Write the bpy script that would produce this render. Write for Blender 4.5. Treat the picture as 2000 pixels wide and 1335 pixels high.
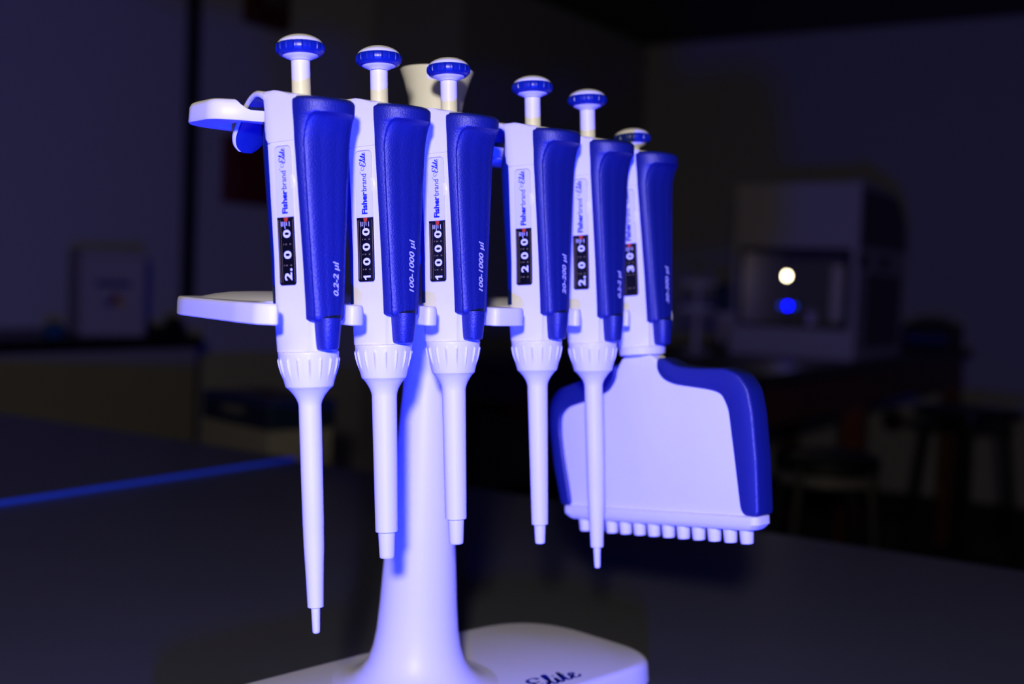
import bpy, bmesh, math, random
from mathutils import Vector, Matrix
random.seed(4)
SC = bpy.context.scene
for o in list(bpy.data.objects):
    bpy.data.objects.remove(o)
PI = math.pi
R = math.radians

# ------------------------------------------------------------------ camera, world, lights, exposure
BENCH_Z = 0.900                 # height of the black bench top
CAM_Z = BENCH_Z + 0.221
PITCH, ROLL = R(2.857), R(2.217)
cam_d = bpy.data.cameras.new('camera')
cam = bpy.data.objects.new('camera', cam_d)
SC.collection.objects.link(cam)
cam_d.sensor_fit = 'HORIZONTAL'; cam_d.sensor_width = 36.0
cam_d.lens = 2310.84 / 2000 * 36
cam_d.clip_start = 0.02; cam_d.clip_end = 60
F = Vector((0, math.cos(PITCH), -math.sin(PITCH)))
U0 = Vector((0, math.sin(PITCH), math.cos(PITCH)))
R0 = Vector((1, 0, 0))
CR = R0 * math.cos(ROLL) + U0 * math.sin(ROLL)
CU = -R0 * math.sin(ROLL) + U0 * math.cos(ROLL)
m = Matrix((CR, CU, -F)).transposed().to_4x4()
m.translation = Vector((0, 0, CAM_Z))
cam.matrix_world = m
cam_d.dof.use_dof = True
cam_d.dof.focus_distance = 0.522
cam_d.dof.aperture_fstop = 5.6
SC.camera = cam

SC.view_settings.view_transform = 'Standard'
SC.view_settings.look = 'None'
SC.view_settings.gamma = 1.0
SC.view_settings.use_curve_mapping = False
SC.view_settings.exposure = 0.0

w = bpy.data.worlds.new('room_air'); SC.world = w
w.use_nodes = True
w.node_tree.nodes['Background'].inputs[0].default_value = (0.5, 0.55, 1.0, 1)
w.node_tree.nodes['Background'].inputs[1].default_value = 0.002


def cam_pt(x, y, z):            # camera-relative millimetres -> world metres
    return Vector((x / 1000, y / 1000, CAM_Z + z / 1000))


def aim(o, target):
    d = (Vector(target) - o.location)
    o.rotation_euler = d.to_track_quat('-Z', 'Y').to_euler()


# warm white lamp above and behind the camera
ld = bpy.data.lights.new('white_lamp', 'AREA')
ld.shape = 'DISK'; ld.size = 0.065; ld.energy = 4.8; ld.color = (1.0, 0.90, 0.70); ld.spread = R(150)
lamp = bpy.data.objects.new('white_lamp', ld); SC.collection.objects.link(lamp)
lamp.location = cam_pt(-40, -300, 175)
aim(lamp, cam_pt(-20, 540, -20))
# blue lamp standing low on the bench, left of the frame
ld = bpy.data.lights.new('blue_lamp', 'AREA')
ld.shape = 'DISK'; ld.size = 0.022; ld.energy = 10.8; ld.color = (0.0, 0.012, 1.0); ld.spread = R(170)
blue = bpy.data.objects.new('blue_lamp', ld); SC.collection.objects.link(blue)
blue.location = cam_pt(8, 35, -160)
aim(blue, cam_pt(-40, 540, 0))


# ------------------------------------------------------------------ materials
MATS = {}


def mat(name, col, rough=0.5, metal=0.0, bump=0.0, bscale=400, var=0.0, vscale=8, emit=None, estr=0, spec=0.5,
        coat=0.0, trans=0.0, sheen=0.0, ior=1.45):
    if name in MATS: return MATS[name]
    mt = bpy.data.materials.new(name); mt.use_nodes = True
    nt = mt.node_tree; N = nt.nodes; L = nt.links
    b = N['Principled BSDF']
    b.inputs['Base Color'].default_value = (*col, 1)
    b.inputs['Roughness'].default_value = rough
    b.inputs['Metallic'].default_value = metal
    b.inputs['Specular IOR Level'].default_value = spec
    b.inputs['Coat Weight'].default_value = coat
    b.inputs['Transmission Weight'].default_value = trans
    b.inputs['IOR'].default_value = ior
    tc = N.new('ShaderNodeTexCoord')
    if var > 0:
        n = N.new('ShaderNodeTexNoise'); n.inputs['Scale'].default_value = vscale
        n.inputs['Detail'].default_value = 4
        mx = N.new('ShaderNodeMix'); mx.data_type = 'RGBA'
        mx.inputs[6].default_value = (*[c * (1 - var) for c in col], 1)
        mx.inputs[7].default_value = (*[min(1, c * (1 + var)) for c in col], 1)
        L.new(tc.outputs['Object'], n.inputs['Vector']); L.new(n.outputs['Fac'], mx.inputs[0])
        L.new(mx.outputs[2], b.inputs['Base Color'])
    if bump > 0:
        n = N.new('ShaderNodeTexNoise'); n.inputs['Scale'].default_value = bscale
        bp = N.new('ShaderNodeBump'); bp.inputs['Strength'].default_value = bump
        bp.inputs['Distance'].default_value = 0.0004
        L.new(tc.outputs['Object'], n.inputs['Vector']); L.new(n.outputs['Fac'], bp.inputs['Height'])
        L.new(bp.outputs['Normal'], b.inputs['Normal'])
    if emit:
        b.inputs['Emission Color'].default_value = (*emit, 1)
        b.inputs['Emission Strength'].default_value = estr
    MATS[name] = mt
    return mt


WHITE = mat('white_plastic', (0.80, 0.79, 0.77), 0.42, bump=0.05, bscale=2500)
SATIN = mat('satin_white_plastic', (0.80, 0.79, 0.77), 0.33)
BLUE = mat('blue_plastic', (0.003, 0.010, 0.115), 0.50, bump=0.6, bscale=1500, spec=0.85)
BLUES = mat('smooth_blue_plastic', (0.003, 0.016, 0.17), 0.32)
LABEL = mat('label_film', (0.72, 0.72, 0.71), 0.16, coat=0.5)
INK = mat('blue_ink', (0.002, 0.012, 0.30), 0.4)
BLACK = mat('black_window', (0.004, 0.004, 0.005), 0.12)
DIGIT = mat('white_digit', (0.80, 0.80, 0.80), 0.4)
GOLD = mat('gold_glint_and_scale', (0.30, 0.23, 0.09), 0.35, metal=0.3)  # gold of the painted cover reflections, also used for the scale marks
REDP = mat('orange_pointer', (0.55, 0.045, 0.012), 0.4)
GROOVE = mat('seam_shadow_gap', (0.16, 0.15, 0.20), 0.6)
PRINT = mat('pale_print', (0.62, 0.62, 0.70), 0.5)
EPOXY = mat('black_epoxy', (0.070, 0.073, 0.082), 0.30, bump=0.04, bscale=60, var=0.15, vscale=5)
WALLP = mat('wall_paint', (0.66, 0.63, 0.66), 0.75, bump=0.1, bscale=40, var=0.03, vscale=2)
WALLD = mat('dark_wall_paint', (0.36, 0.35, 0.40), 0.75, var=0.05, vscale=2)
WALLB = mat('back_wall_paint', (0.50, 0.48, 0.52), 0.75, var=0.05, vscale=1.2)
CEIL = mat('ceiling_tile', (0.10, 0.10, 0.10), 0.9, var=0.05, vscale=3)
FLOORM = mat('floor_vinyl', (0.05, 0.05, 0.05), 0.5, var=0.2, vscale=3)
CABM = mat('beige_laminate', (0.36, 0.33, 0.29), 0.6, var=0.04, vscale=3)
COUNT = mat('black_counter', (0.010, 0.010, 0.011), 0.4)
WOOD = mat('red_brown_wood', (0.13, 0.025, 0.014), 0.45, var=0.3, vscale=6)
BLACKP = mat('black_plastic', (0.008, 0.008, 0.010), 0.45)
INSTR = mat('white_enamel', (0.46, 0.42, 0.45), 0.4)
SMOKE = mat('smoked_panel', (0.03, 0.03, 0.036), 0.3)
GREYP = mat('grey_plastic', (0.14, 0.13, 0.13), 0.5)
REDS = mat('red_enamel', (0.17, 0.008, 0.012), 0.5)
DKRED = mat('dark_red_enamel', (0.10, 0.006, 0.006), 0.5)
CARD = mat('white_card', (0.42, 0.37, 0.38), 0.7)
LIDB = mat('navy_card', (0.004, 0.016, 0.055), 0.6)
TEAL = mat('teal_plastic', (0.002, 0.09, 0.20), 0.5)
GLASS = mat('clear_acrylic', (1, 1, 1), 0.03, trans=1.0, ior=1.3)
YEL = mat('yellow_print', (0.5, 0.32, 0.01), 0.6)
REDPR = mat('red_print', (0.3, 0.01, 0.01), 0.6)
NAVYPR = mat('navy_print', (0.01, 0.02, 0.16), 0.6)
TAN = mat('amber_tube', (0.40, 0.25, 0.12), 0.4)


# ------------------------------------------------------------------ helpers
def link(o): SC.collection.objects.link(o)


def tag(o, label=None, cat=None, group=None, kind=None):
    if label: o['label'] = label
    if cat: o['category'] = cat
    if group: o['group'] = group
    if kind: o['kind'] = kind
    return o


def empty(name, mw, label, cat, group=None):
    o = bpy.data.objects.new(name, None); link(o)
    o.empty_display_size = 0.02
    o.matrix_world = mw
    return tag(o, label, cat, group)


def cdt_fill(bm, f):
    """replace a large concave cap by a clean constrained triangulation"""
    from mathutils.geometry import delaunay_2d_cdt
    n = f.normal.copy() if f.normal.length > 0.5 else None
    f.normal_update(); n = f.normal.copy()
    ax = n.orthogonal().normalized(); ay = n.cross(ax)
    vs = list(f.verts); N_ = len(vs); mi = f.material_index
    o0 = vs[0].co.copy()
    P2 = [Vector(((v.co - o0).dot(ax) * 1000, (v.co - o0).dot(ay) * 1000)) for v in vs]
    r = delaunay_2d_cdt(P2, [(i, (i + 1) % N_) for i in range(N_)], [list(range(N_))], 1, 1e-5)
    vo, fo, ov = r[0], r[2], r[3]
    m_ = []
    for k, p in enumerate(vo):
        if ov[k]: m_.append(vs[ov[k][0]])
        else: m_.append(bm.verts.new(o0 + ax * (p.x / 1000) + ay * (p.y / 1000)))
    bmesh.ops.delete(bm, geom=[f], context='FACES_ONLY')
    for t_ in fo:
        q = [m_[k] for k in t_]
        if len(set(q)) == 3:
            try: bm.faces.new(q).material_index = mi
            except ValueError: pass


def finish(name, bm, mt, parent=None, smooth=True, bevel=0.0, segs=3, angle=35):
    bmesh.ops.remove_doubles(bm, verts=bm.verts, dist=1e-6)
    caps = [f for f in bm.faces if len(f.verts) > 8]
    for f in caps: cdt_fill(bm, f)
    bmesh.ops.recalc_face_normals(bm, faces=bm.faces)
    me = bpy.data.meshes.new(name); bm.to_mesh(me); bm.free()
    for mm in (mt if isinstance(mt, (list, tuple)) else [mt]): me.materials.append(mm)
    o = bpy.data.objects.new(name, me); link(o)
    if parent: o.parent = parent
    if smooth:
        for p in me.polygons: p.use_smooth = True
    if bevel > 0:
        b = o.modifiers.new('bevel', 'BEVEL'); b.width = bevel; b.segments = segs
        b.limit_method = 'ANGLE'; b.angle_limit = R(30); b.harden_normals = False
    if smooth:
        try:
            me.set_sharp_from_angle(angle=R(angle))
        except Exception:
            pass
    return o


MM = 0.001


def add_box(bm, x0, x1, y0, y1, z0, z1, mx=None):
    vs = [bm.verts.new((x, y, z)) for z in (z0, z1) for x, y in ((x0, y0), (x1, y0), (x1, y1), (x0, y1))]
    for f in ((0, 3, 2, 1), (4, 5, 6, 7), (0, 1, 5, 4), (1, 2, 6, 5), (2, 3, 7, 6), (3, 0, 4, 7)):
        bm.faces.new([vs[i] for i in f])
    if mx is not None:
        for v in vs: v.co = mx @ v.co
    return vs


def add_rings(bm, rings, close=True, cap0=True, cap1=True):
    """rings: list of lists of (x,y,z) in metres"""
    vr = [[bm.verts.new(p) for p in r] for r in rings]
    n = len(vr[0])
    for i in range(len(vr) - 1):
        for j in range(n if close else n - 1):
            k = (j + 1) % n
            bm.faces.new((vr[i][j], vr[i][k], vr[i + 1][k], vr[i + 1][j]))
    if cap0: bm.faces.new(list(reversed(vr[0])))
    if cap1: bm.faces.new(vr[-1])
    return vr


def add_lathe(bm, prof, seg=48, cx=0, cy=0, mx=None, bumpf=None):
    """prof: list of (z, r) mm"""
    rings = []
    for z, r in prof:
        ring = []
        for j in range(seg):
            t = 2 * PI * j / seg
            rr = max(r, 0.01) + (bumpf(t, z) if bumpf else 0)
            p = Vector(((cx + rr * math.cos(t)) * MM, (cy + rr * math.sin(t)) * MM, z * MM))
            ring.append(mx @ p if mx is not None else p)
        rings.append(ring)
    add_rings(bm, rings)


def add_prism(bm, pts, z0, z1, mx=None):
    """pts: plan polygon mm, z mm"""
    lo = [Vector((x * MM, y * MM, z0 * MM)) for x, y in pts]
    hi = [Vector((x * MM, y * MM, z1 * MM)) for x, y in pts]
    if mx is not None:
        lo = [mx @ p for p in lo]; hi = [mx @ p for p in hi]
    add_rings(bm, [lo, hi])


def lerp_tab(tab, z):
    tab = sorted(tab)
    if z <= tab[0][0]: return tab[0][1:]
    for a, b in zip(tab, tab[1:]):
        if z <= b[0]:
            t = (z - a[0]) / (b[0] - a[0])
            return tuple(p + (q - p) * t for p, q in zip(a[1:], b[1:]))
    return tab[-1][1:]


def smooth01(t):
    t = max(0.0, min(1.0, t)); return t * t * (3 - 2 * t)


def text_bmesh(txt, size, bold=0.0, shear=0.0, spacing=1.0, align='LEFT'):
    """flat mesh of a line of text, in millimetres, x along the line"""
    cu = bpy.data.curves.new('t', 'FONT'); cu.body = txt; cu.size = size
    cu.offset = bold; cu.shear = shear; cu.space_character = spacing; cu.align_x = align
    cu.resolution_u = 4
    ob = bpy.data.objects.new('t', cu); link(ob)
    dg = bpy.context.evaluated_depsgraph_get()
    me = bpy.data.meshes.new_from_object(ob.evaluated_get(dg))
    bm = bmesh.new(); bm.from_mesh(me)
    bpy.data.objects.remove(ob); bpy.data.curves.remove(cu); bpy.data.meshes.remove(me)
    return bm


def fit_x(bm, x0, x1, ysc=1.0, yc=None):
    xs = [v.co.x for v in bm.verts]; a, b = min(xs), max(xs)
    for v in bm.verts:
        v.co.x = x0 + (v.co.x - a) / (b - a) * (x1 - x0)
        v.co.y *= ysc
    return bm


def ribbon(bm, pts, wd, wf=None):
    """flat ribbon through 2D points (smoothed)"""
    P = [Vector((x, y)) for x, y in pts]; S = []
    for i in range(len(P) - 1):
        p0 = P[max(i - 1, 0)]; p1 = P[i]; p2 = P[i + 1]; p3 = P[min(i + 2, len(P) - 1)]
        for k in range(6):
            t = k / 6
            S.append(0.5 * ((2 * p1) + (p2 - p0) * t + (2 * p0 - 5 * p1 + 4 * p2 - p3) * t * t + (-p0 + 3 * p1 - 3 * p2 + p3) * t ** 3))
    S.append(P[-1])
    prev = None
    for i, p in enumerate(S):
        a = S[max(i - 1, 0)]; b = S[min(i + 1, len(S) - 1)]
        d = (b - a); d = d.normalized() if d.length > 1e-9 else Vector((1, 0))
        # broad-nib effect: thick on down strokes
        h = wd * (0.35 + 0.65 * abs(d.y) ** 1.2) / 2
        n = Vector((-d.y, d.x)) * h
        q = (bm.verts.new((p.x + n.x, p.y + n.y, 0)), bm.verts.new((p.x - n.x, p.y - n.y, 0)))
        if prev: bm.faces.new((prev[0], prev[1], q[1], q[0]))
        prev = q


def elite_bmesh():
    """the script word, cap height 1, length about 2.6"""
    bm = bmesh.new()
    E = [(0.42, 0.42), (0.18, 0.62), (-0.10, 0.78), (-0.30, 0.62), (-0.28, 0.35), (-0.05, 0.22), (0.10, 0.34)]
    ribbon(bm, E, 0.10)
    ribbon(bm, [(0.98, 0.80), (0.92, 0.98), (0.72, 1.02), (0.52, 0.88), (0.52, 0.66), (0.72, 0.56), (0.86, 0.58)], 0.17)
    ribbon(bm, [(0.80, 0.57), (0.55, 0.52), (0.34, 0.34), (0.32, 0.10), (0.52, -0.04), (0.78, 0.02), (0.96, 0.20), (1.02, 0.36)], 0.19)
    ribbon(bm, [(0.42, 0.42), (0.62, 0.30), (0.84, 0.36)], 0.08)
    ribbon(bm, [(1.02, 0.20), (1.28, 0.62), (1.42, 0.98), (1.32, 1.02), (1.18, 0.60), (1.12, 0.12), (1.20, 0.00), (1.34, 0.14)], 0.14)
    ribbon(bm, [(1.34, 0.14), (1.50, 0.50), (1.42, 0.12), (1.48, 0.00), (1.62, 0.14)], 0.15)
    ribbon(bm, [(1.56, 0.68), (1.60, 0.76)], 0.12)
    ribbon(bm, [(1.62, 0.14), (1.96, 0.92), (1.78, 0.24), (1.78, 0.02), (1.90, 0.02), (2.02, 0.16)], 0.15)
    ribbon(bm, [(1.70, 0.56), (2.04, 0.60)], 0.12)
    ribbon(bm, [(2.02, 0.18), (2.24, 0.32), (2.34, 0.48), (2.22, 0.54), (2.10, 0.34), (2.10, 0.08), (2.24, 0.00), (2.46, 0.18)], 0.15)
    return bm


def map_bm(bm, fn):
    for v in bm.verts: v.co = fn(v.co.x, v.co.y)
    return bm


def join_bm(dst, src):
    me = bpy.data.meshes.new('j'); src.to_mesh(me); src.free()
    dst.from_mesh(me); bpy.data.meshes.remove(me)


# ------------------------------------------------------------------ room
AX = Vector((0.5370, 0.8436, 0)); BX = Vector((0.8436, -0.5370, 0))     # the two wall directions
FLOOR = -1121; CEILZ = 1400
ROOM = Matrix.Translation((0, 0, CAM_Z)) @ Matrix((AX, BX, Vector((0, 0, 1)))).transposed().to_4x4()
# ROOM maps (a, b, z) metres, z measured from camera height. (left-handed pair, normals are recalculated)


def room_box(bm, a0, a1, b0, b1, z0, z1):
    add_box(bm, a0 * MM, a1 * MM, b0 * MM, b1 * MM, z0 * MM, z1 * MM, ROOM)


def rbox(name, a0, a1, b0, b1, z0, z1, mt, parent=None, bevel=0.0, kind=None):
    bm = bmesh.new(); room_box(bm, a0, a1, b0, b1, z0, z1)
    o = finish(name, bm, mt, None, smooth=bevel > 0, bevel=bevel)
    if parent:
        o.parent = parent; o.matrix_parent_inverse = parent.matrix_world.inverted()
    if kind: o['kind'] = kind
    return o


def at_room(a, b, z):
    return ROOM @ Vector((a * MM, b * MM, z * MM))


def room_empty(name, a, b, z, label, cat, group=None):
    return empty(name, Matrix.Translation(at_room(a, b, z)), label, cat, group)


rbox('floor', -3000, 6400, -3800, 3000, FLOOR - 50, FLOOR, FLOORM, kind='structure')
rbox('ceiling', -3000, 6400, -3800, 3000, CEILZ, CEILZ + 50, CEIL, kind='structure')
rbox('wall_left', -3000, 6400, -3800, -3640, FLOOR, CEILZ, WALLP, kind='structure')
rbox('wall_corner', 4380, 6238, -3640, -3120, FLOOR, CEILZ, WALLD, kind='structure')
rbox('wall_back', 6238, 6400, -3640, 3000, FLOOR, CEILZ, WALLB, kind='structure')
rbox('wall_right', -3000, 6400, 3000, 3150, FLOOR, CEILZ, WALLP, kind='structure')
rbox('wall_front', -3150, -3000, -3800, 3150, FLOOR, CEILZ, WALLP, kind='structure')
rbox('baseboard_back', 6226, 6238, -3120, 3000, FLOOR, FLOOR + 115, BLACKP, kind='structure')
rbox('baseboard_corner', 4380, 6226, -3120, -3108, FLOOR, FLOOR + 115, BLACKP, kind='structure')
rbox('trim_1', 3249, 3293, -3640, -3600, -150, CEILZ, SMOKE, kind='structure')

# the bench in front: two abutting black slabs on a cabinet; the far one stands a little proud
# far edge line and the joint run along BX and AX
SE = -968.0           # b of the joint between the slabs
FE = 1048.0           # a of the far edge


def bench(name, a0, a1, b0, b1, ztop, label, parent_label):
    t = room_empty(name, (a0 + a1) / 2, (b0 + b1) / 2, FLOOR, label, 'lab bench')
    rbox('worktop', a0, a1, b0, b1, ztop - 32, ztop, EPOXY, t, bevel=0.003)
    rbox('cabinet_body', a0 + 40, a1 - 40, b0 + 30, b1 - 30, FLOOR, ztop - 32, CABM, t, bevel=0.002)
    return t


# ------------------------------------------------------------------ pipette rack frame
O_RACK = cam_pt(-93.526, 500, -221)
TH = R(44.647)
RACK = Matrix.Translation(O_RACK) @ Matrix.Rotation(TH - PI / 2, 4, 'Z')   # X = n (towards camera right), Y = r (along the row, away), Z up
BZ = 221   # rack heights are given relative to the camera; add BZ to get above the bench


def finger_profile():
    # centre line of the hook in (x, z) mm and half width, thickness
    return [(-1.5, 71.0, 15.6), (-4.5, 74.6, 15.6), (-9, 76.9, 15.0), (-14.5, 77.9, 13.8), (-20, 77.3, 12.6), (-26, 75.2, 11.2), (-32, 72.2, 9.8),
            (-37, 69.0, 8.7), (-41.5, 64.5, 7.9), (-44.0, 61.0, 6.0), (-45.0, 58.8, 3.2)]


# cross-section controls: z: crease(uf,t), left edge(ul,tl), back bulge ab, weight of circle
SEC = [(76, 14.7, 13.5, -6.5, 15.7, 2.5, 0), (70, 14.4, 13.3, -3.0, 16.2, 4.5, 0), (63, 14.1, 12.95, -1.3, 16.4, 10.0, 0), (55.6, 13.6, 12.5, -0.9, 16.2, 12.5, 0),
       (9, 12.7, 9.4, -2.8, 13.4, 9.5, 0), (-10, 12.1, 8.2, -4.2, 12.4, 8.8, 0), (-17, 11.8, 7.8, -4.8, 12.1, 8.4, 0.15),
       (-30, 10.6, 7.2, -5.2, 11.5, 7.4, 0.6)]


def section(z, grow=0.0):
    uf, t, ul, tl, ab, wc = lerp_tab(SEC, z)
    pts = []
    # front: arc between creases (under the grip / lower part visible)
    rf = math.hypot(uf, t)
    a0 = math.atan2(-t, uf); a1 = math.atan2(t, uf)
    fr = []
    nf = 12
    for i in range(nf + 1):
        a = a0 + (a1 - a0) * i / nf
        q = min(i, nf - i) / 3.0
        bul = rf * (1 - 0.045 * math.sin(PI * min(1.0, q)) )
        fx = bul * math.cos(a) * 0.985
        kf = smooth01((z + 19.0) / 2.5)          # under the grip the front is nearly flat
        fx = fx * (1 - kf) + (uf + min(1.5, (fx - uf) * 0.3)) * kf
        fr.append((fx if 0 < i < nf else uf, bul * math.sin(a) if 0 < i < nf else (-t if i == 0 else t)))
    side = []
    ns = 6
    for i in range(1, ns):
        s = i / ns
        side.append((uf + (ul - uf) * s, t + (tl - t) * s))
    back = []
    nb = 18
    for i in range(nb + 1):
        a = PI / 2 + PI * i / nb
        back.append((ul + ab * math.cos(a) * 1.0, tl * math.sin(a)))
    side2 = [(x, -y) for x, y in reversed(side)]
    pts = fr + side + back + side2
    if wc > 0:
        out = []
        for x, y in pts:
            d = math.hypot(x, y)
            k = 12.7 / d
            out.append((x * (1 - wc + wc * k), y * (1 - wc + wc * k)))
        pts = out
    if grow:
        pts = [(x * (1 + grow / 13), y * (1 + grow / 13)) for x, y in pts]
    return pts


def face_pt(wd, z, off=0.0):
    """point on the camera-side flat face: wd mm back from the crease, at height z; off = mm proud"""
    uf, t, ul, tl, ab, wc = lerp_tab(SEC, z)
    dx, dy = ul - uf, -(tl - t)
    L = math.hypot(dx, dy)
    dx /= L; dy /= L
    nx, ny = -0.25, -1.0
    nx, ny = (dy, -dx)
    if ny > 0: nx, ny = -nx, -ny
    return Vector(((uf + dx * wd + nx * off) * MM, (-t + dy * wd + ny * off) * MM, z * MM))


def grip_pt(phi, z, extra=0.0):
    """phi degrees: 0 = camera side, 90 = front, 180 = far side"""
    uf, t, ul, tl, ab, wc = lerp_tab(SEC, z)
    uc = uf - 0.3; b = t + 0.45
    # front reach: lip near the top, slimmer palm area under it
    lip = 12.2
    if z > 71: lip -= (z - 71) ** 2 * 0.10
    palm = 7.0 + 4.7 * math.exp(-max(0.0, 66.5 - z) / 5.0)
    if z < 5: palm += (5 - z) * 0.035
    k = smooth01((z - 65.0) / 2.6)
    a = palm * (1 - k) + lip * k
    # recessed palm panel: its outline is a rounded rectangle in (phi, z)
    ph = min(phi, 180 - phi)
    q1 = max(0.0, (48 - ph) / 20.0)          # distance from side border in units of corner radius
    q2 = max(0.0, (z - 52.0) / 14.5)
    inside = 1 - smooth01((math.hypot(q1, q2) - 0.96) / 0.07)
    rec = (0.7 + 1.6 * smooth01((ph - 27) / 50)) * inside
    s, c = math.sin(R(phi)), math.cos(R(phi))
    ex = 2 / 2.15
    sx = math.copysign(abs(s) ** ex, s); cx = math.copysign(abs(c) ** ex, c)
    nx, ny = s, -c
    return Vector(((uc + a * sx + (extra - rec) * nx) * MM, (-b * cx + (extra - rec) * ny) * MM, z * MM))


def build_pipette(name, mw, label, spec):
    """local frame: Z = pipette axis, X = grip side, -Y = display side; z=0 near the foot of the window"""
    t = empty(name, mw, label, 'pipette', 'adjustable pipettes hanging in the rack')
    # --- white housing with the seam under the cap
    bm = bmesh.new(); rings = []
    zs = [-30, -27, -24, -20, -17, -12, -6, 0, 9, 18, 27, 36, 45, 52, 55.2, 55.4, 55.6, 55.8, 56, 60, 64, 68, 70.5, 72.3, 73.3, 74.0]
    for z in zs:
        sh = {55.4: -0.5, 55.6: -0.5}.get(z, 0)
        if z > 72: sh = -(z - 72) ** 2 * 0.16
        rg = []
        for x, y in section(z, sh):
            zz = z
            if z > 60:
                wgt = smooth01((z - 60) / 14)
                zz += wgt * (smooth01((13.5 - x) / 13) * 3.2 + max(0, -x) * 0.05)
            rg.append((x * MM, y * MM, zz * MM))
        rings.append(rg)
    add_rings(bm, rings)
    hous = finish('housing', bm, WHITE, t, angle=28)
    # facet line down the lower right of the housing
    # --- blue shell on the index finger side
    bm = bmesh.new(); rings = []
    for z in (-12, -8, 0, 9, 20, 32, 44, 52, 56, 60, 63, 66, 69, 72):
        uf, tt, ul, tl, ab, wc = lerp_tab(SEC, z)
        if z > 58: tl = tl - (z - 58) * 0.10; ab -= (z - 58) * 0.02
        ext = 0.1 + 1.7 * smooth01((z + 12) / 50)
        rg = []
        for i in range(25):
            a = PI / 2 + PI * i / 24
            rg.append(((ul - 0.6 + (ab + ext) * math.cos(a)) * MM, ((tl - 0.05) * math.sin(a)) * MM, z * MM))
        rg.append(((ul + 2.0) * MM, (-tl + 2.5) * MM, z * MM)); rg.append(((ul + 2.0) * MM, (tl - 2.5) * MM, z * MM))
        rings.append(rg)
    add_rings(bm, rings)
    finish('back_shell', bm, BLUES, t, angle=40)
    # --- finger hook (white band with blue lining)
    prof = finger_profile()
    hook = None
    for nm, mt_, th0, th1, sh in (('finger_hook', WHITE, 1.5, -1.0, 0.0), ('hook_lining', BLUES, -0.8, -2.3, 0.7)):
        bm = bmesh.new(); rings = []
        # refine
        pts = []
        for i in range(len(prof) - 1):
            for k in range(4):
                s = k / 4
                p0, p1, p2, p3 = prof[max(i - 1, 0)], prof[i], prof[i + 1], prof[min(i + 2, len(prof) - 1)]
                pts.append(tuple(0.5 * ((2 * b) + (c - a) * s + (2 * a - 5 * b + 4 * c - d) * s * s + (-a + 3 * b - 3 * c + d) * s ** 3)
                                 for a, b, c, d in zip(p0, p1, p2, p3)))
        pts.append(prof[-1])
        for i, (x, z, hw) in enumerate(pts):
            a = pts[max(i - 1, 0)]; b = pts[min(i + 1, len(pts) - 1)]
            d = Vector((b[0] - a[0], b[1] - a[1])).normalized()
            n = Vector((d.y, -d.x))            # outward (up / back)
            if n.y < 0 and x > -30: n = -n
            if x <= -30 and n.x > 0: n = -n
            h = hw - sh
            rg = []
            r_ = 0.8
            for yy, tt in ((-h, th0 - r_), (-h + r_, th0), (0, th0 + 0.35), (h - r_, th0), (h, th0 - r_), (h, th1 + 0.3), (h - 0.4, th1), (0, th1), (-h + 0.4, th1), (-h, th1 + 0.3)):
                rg.append(((x + n.x * tt) * MM, yy * MM, (z + n.y * tt) * MM))
            rings.append(rg)
        add_rings(bm, rings)
        o = finish(nm, bm, mt_, t, angle=60)
        if nm == 'finger_hook': hook = o
    # --- rubber-like blue palm grip
    bm = bmesh.new(); rings = []
    zs = [-17.6, -17.2, -16.4] + [-15 + 1.25 * i for i in range(50)] + [47.5 + 0.5 * i for i in range(1, 44)] + [69.6, 70.5, 71.4, 72.2, 72.8, 73.3]
    zs = sorted(set(round(z, 3) for z in zs))
    NP = 96
    for z in zs:
        ex = 0.0
        if z < -16.4: ex = -0.9 * ((-16.4 - z) / 1.2) ** 1.5
        if z > 71.4: ex = -1.6 * ((z - 71.4) / 1.9) ** 2
        rg = [grip_pt(-4 + 188 * i / NP, z, ex) for i in range(NP + 1)]
        rings.append(rg)
    add_rings(bm, rings)
    for v in bm.verts:          # top edge slopes down towards the front
        if v.co.z > 0.055:
            v.co.z -= smooth01((v.co.z / MM - 55) / 18) * max(0.0, v.co.x / MM - 14) * 0.10 * MM
    grip = finish('grip', bm, BLUE, t, angle=50)
    # printed volume range on the grip front
    tb = text_bmesh(spec['range'], 4.9, bold=0.10, shear=0.25, spacing=1.0)
    xs = [v.co.x for v in tb.verts]; x0_ = min(xs)
    L_ = spec['rlen'] / (max(xs) - x0_)

    def gfn(x, y):
        z = -7.4 + (x - x0_) * L_
        return grip_pt(111.0 - (y - 1.6) * 6.0, z, 0.12)
    map_bm(tb, gfn)
    finish('range_print', tb, PRINT, grip, smooth=False)
    # --- ejector arm at the foot of the grip
    bm = bmesh.new(); rings = []
    for z, xf, hy, xb in ((-16.5, 19.6, 5.1, 9.5), (-20, 19.3, 5.0, 9.5), (-28.2, 18.2, 4.3, 9.5), (-29.2, 17.8, 4.0, 9.5), (-29.5, 17.2, 3.6, 9.5)):
        rg = []
        for i in range(17):
            a = -PI / 2 + PI * i / 16
            cx_ = abs(math.cos(a)) ** 0.7; sy_ = math.copysign(abs(math.sin(a)) ** 0.7, a)
            rg.append(((12.6 + (xf - 12.6) * cx_) * MM, hy * sy_ * MM, z * MM))
        rg += [(xb * MM, hy * MM, z * MM), (xb * MM, -hy * MM, z * MM)]
        rings.append(rg)
    add_rings(bm, rings)
    finish('ejector_arm', bm, BLUE, t, angle=40)
    # --- name label and display window on the flat face
    wr = lambda z: 4.9 - 0.033 * z
    wl = lambda z: 14.0 - 0.034 * z

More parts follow.
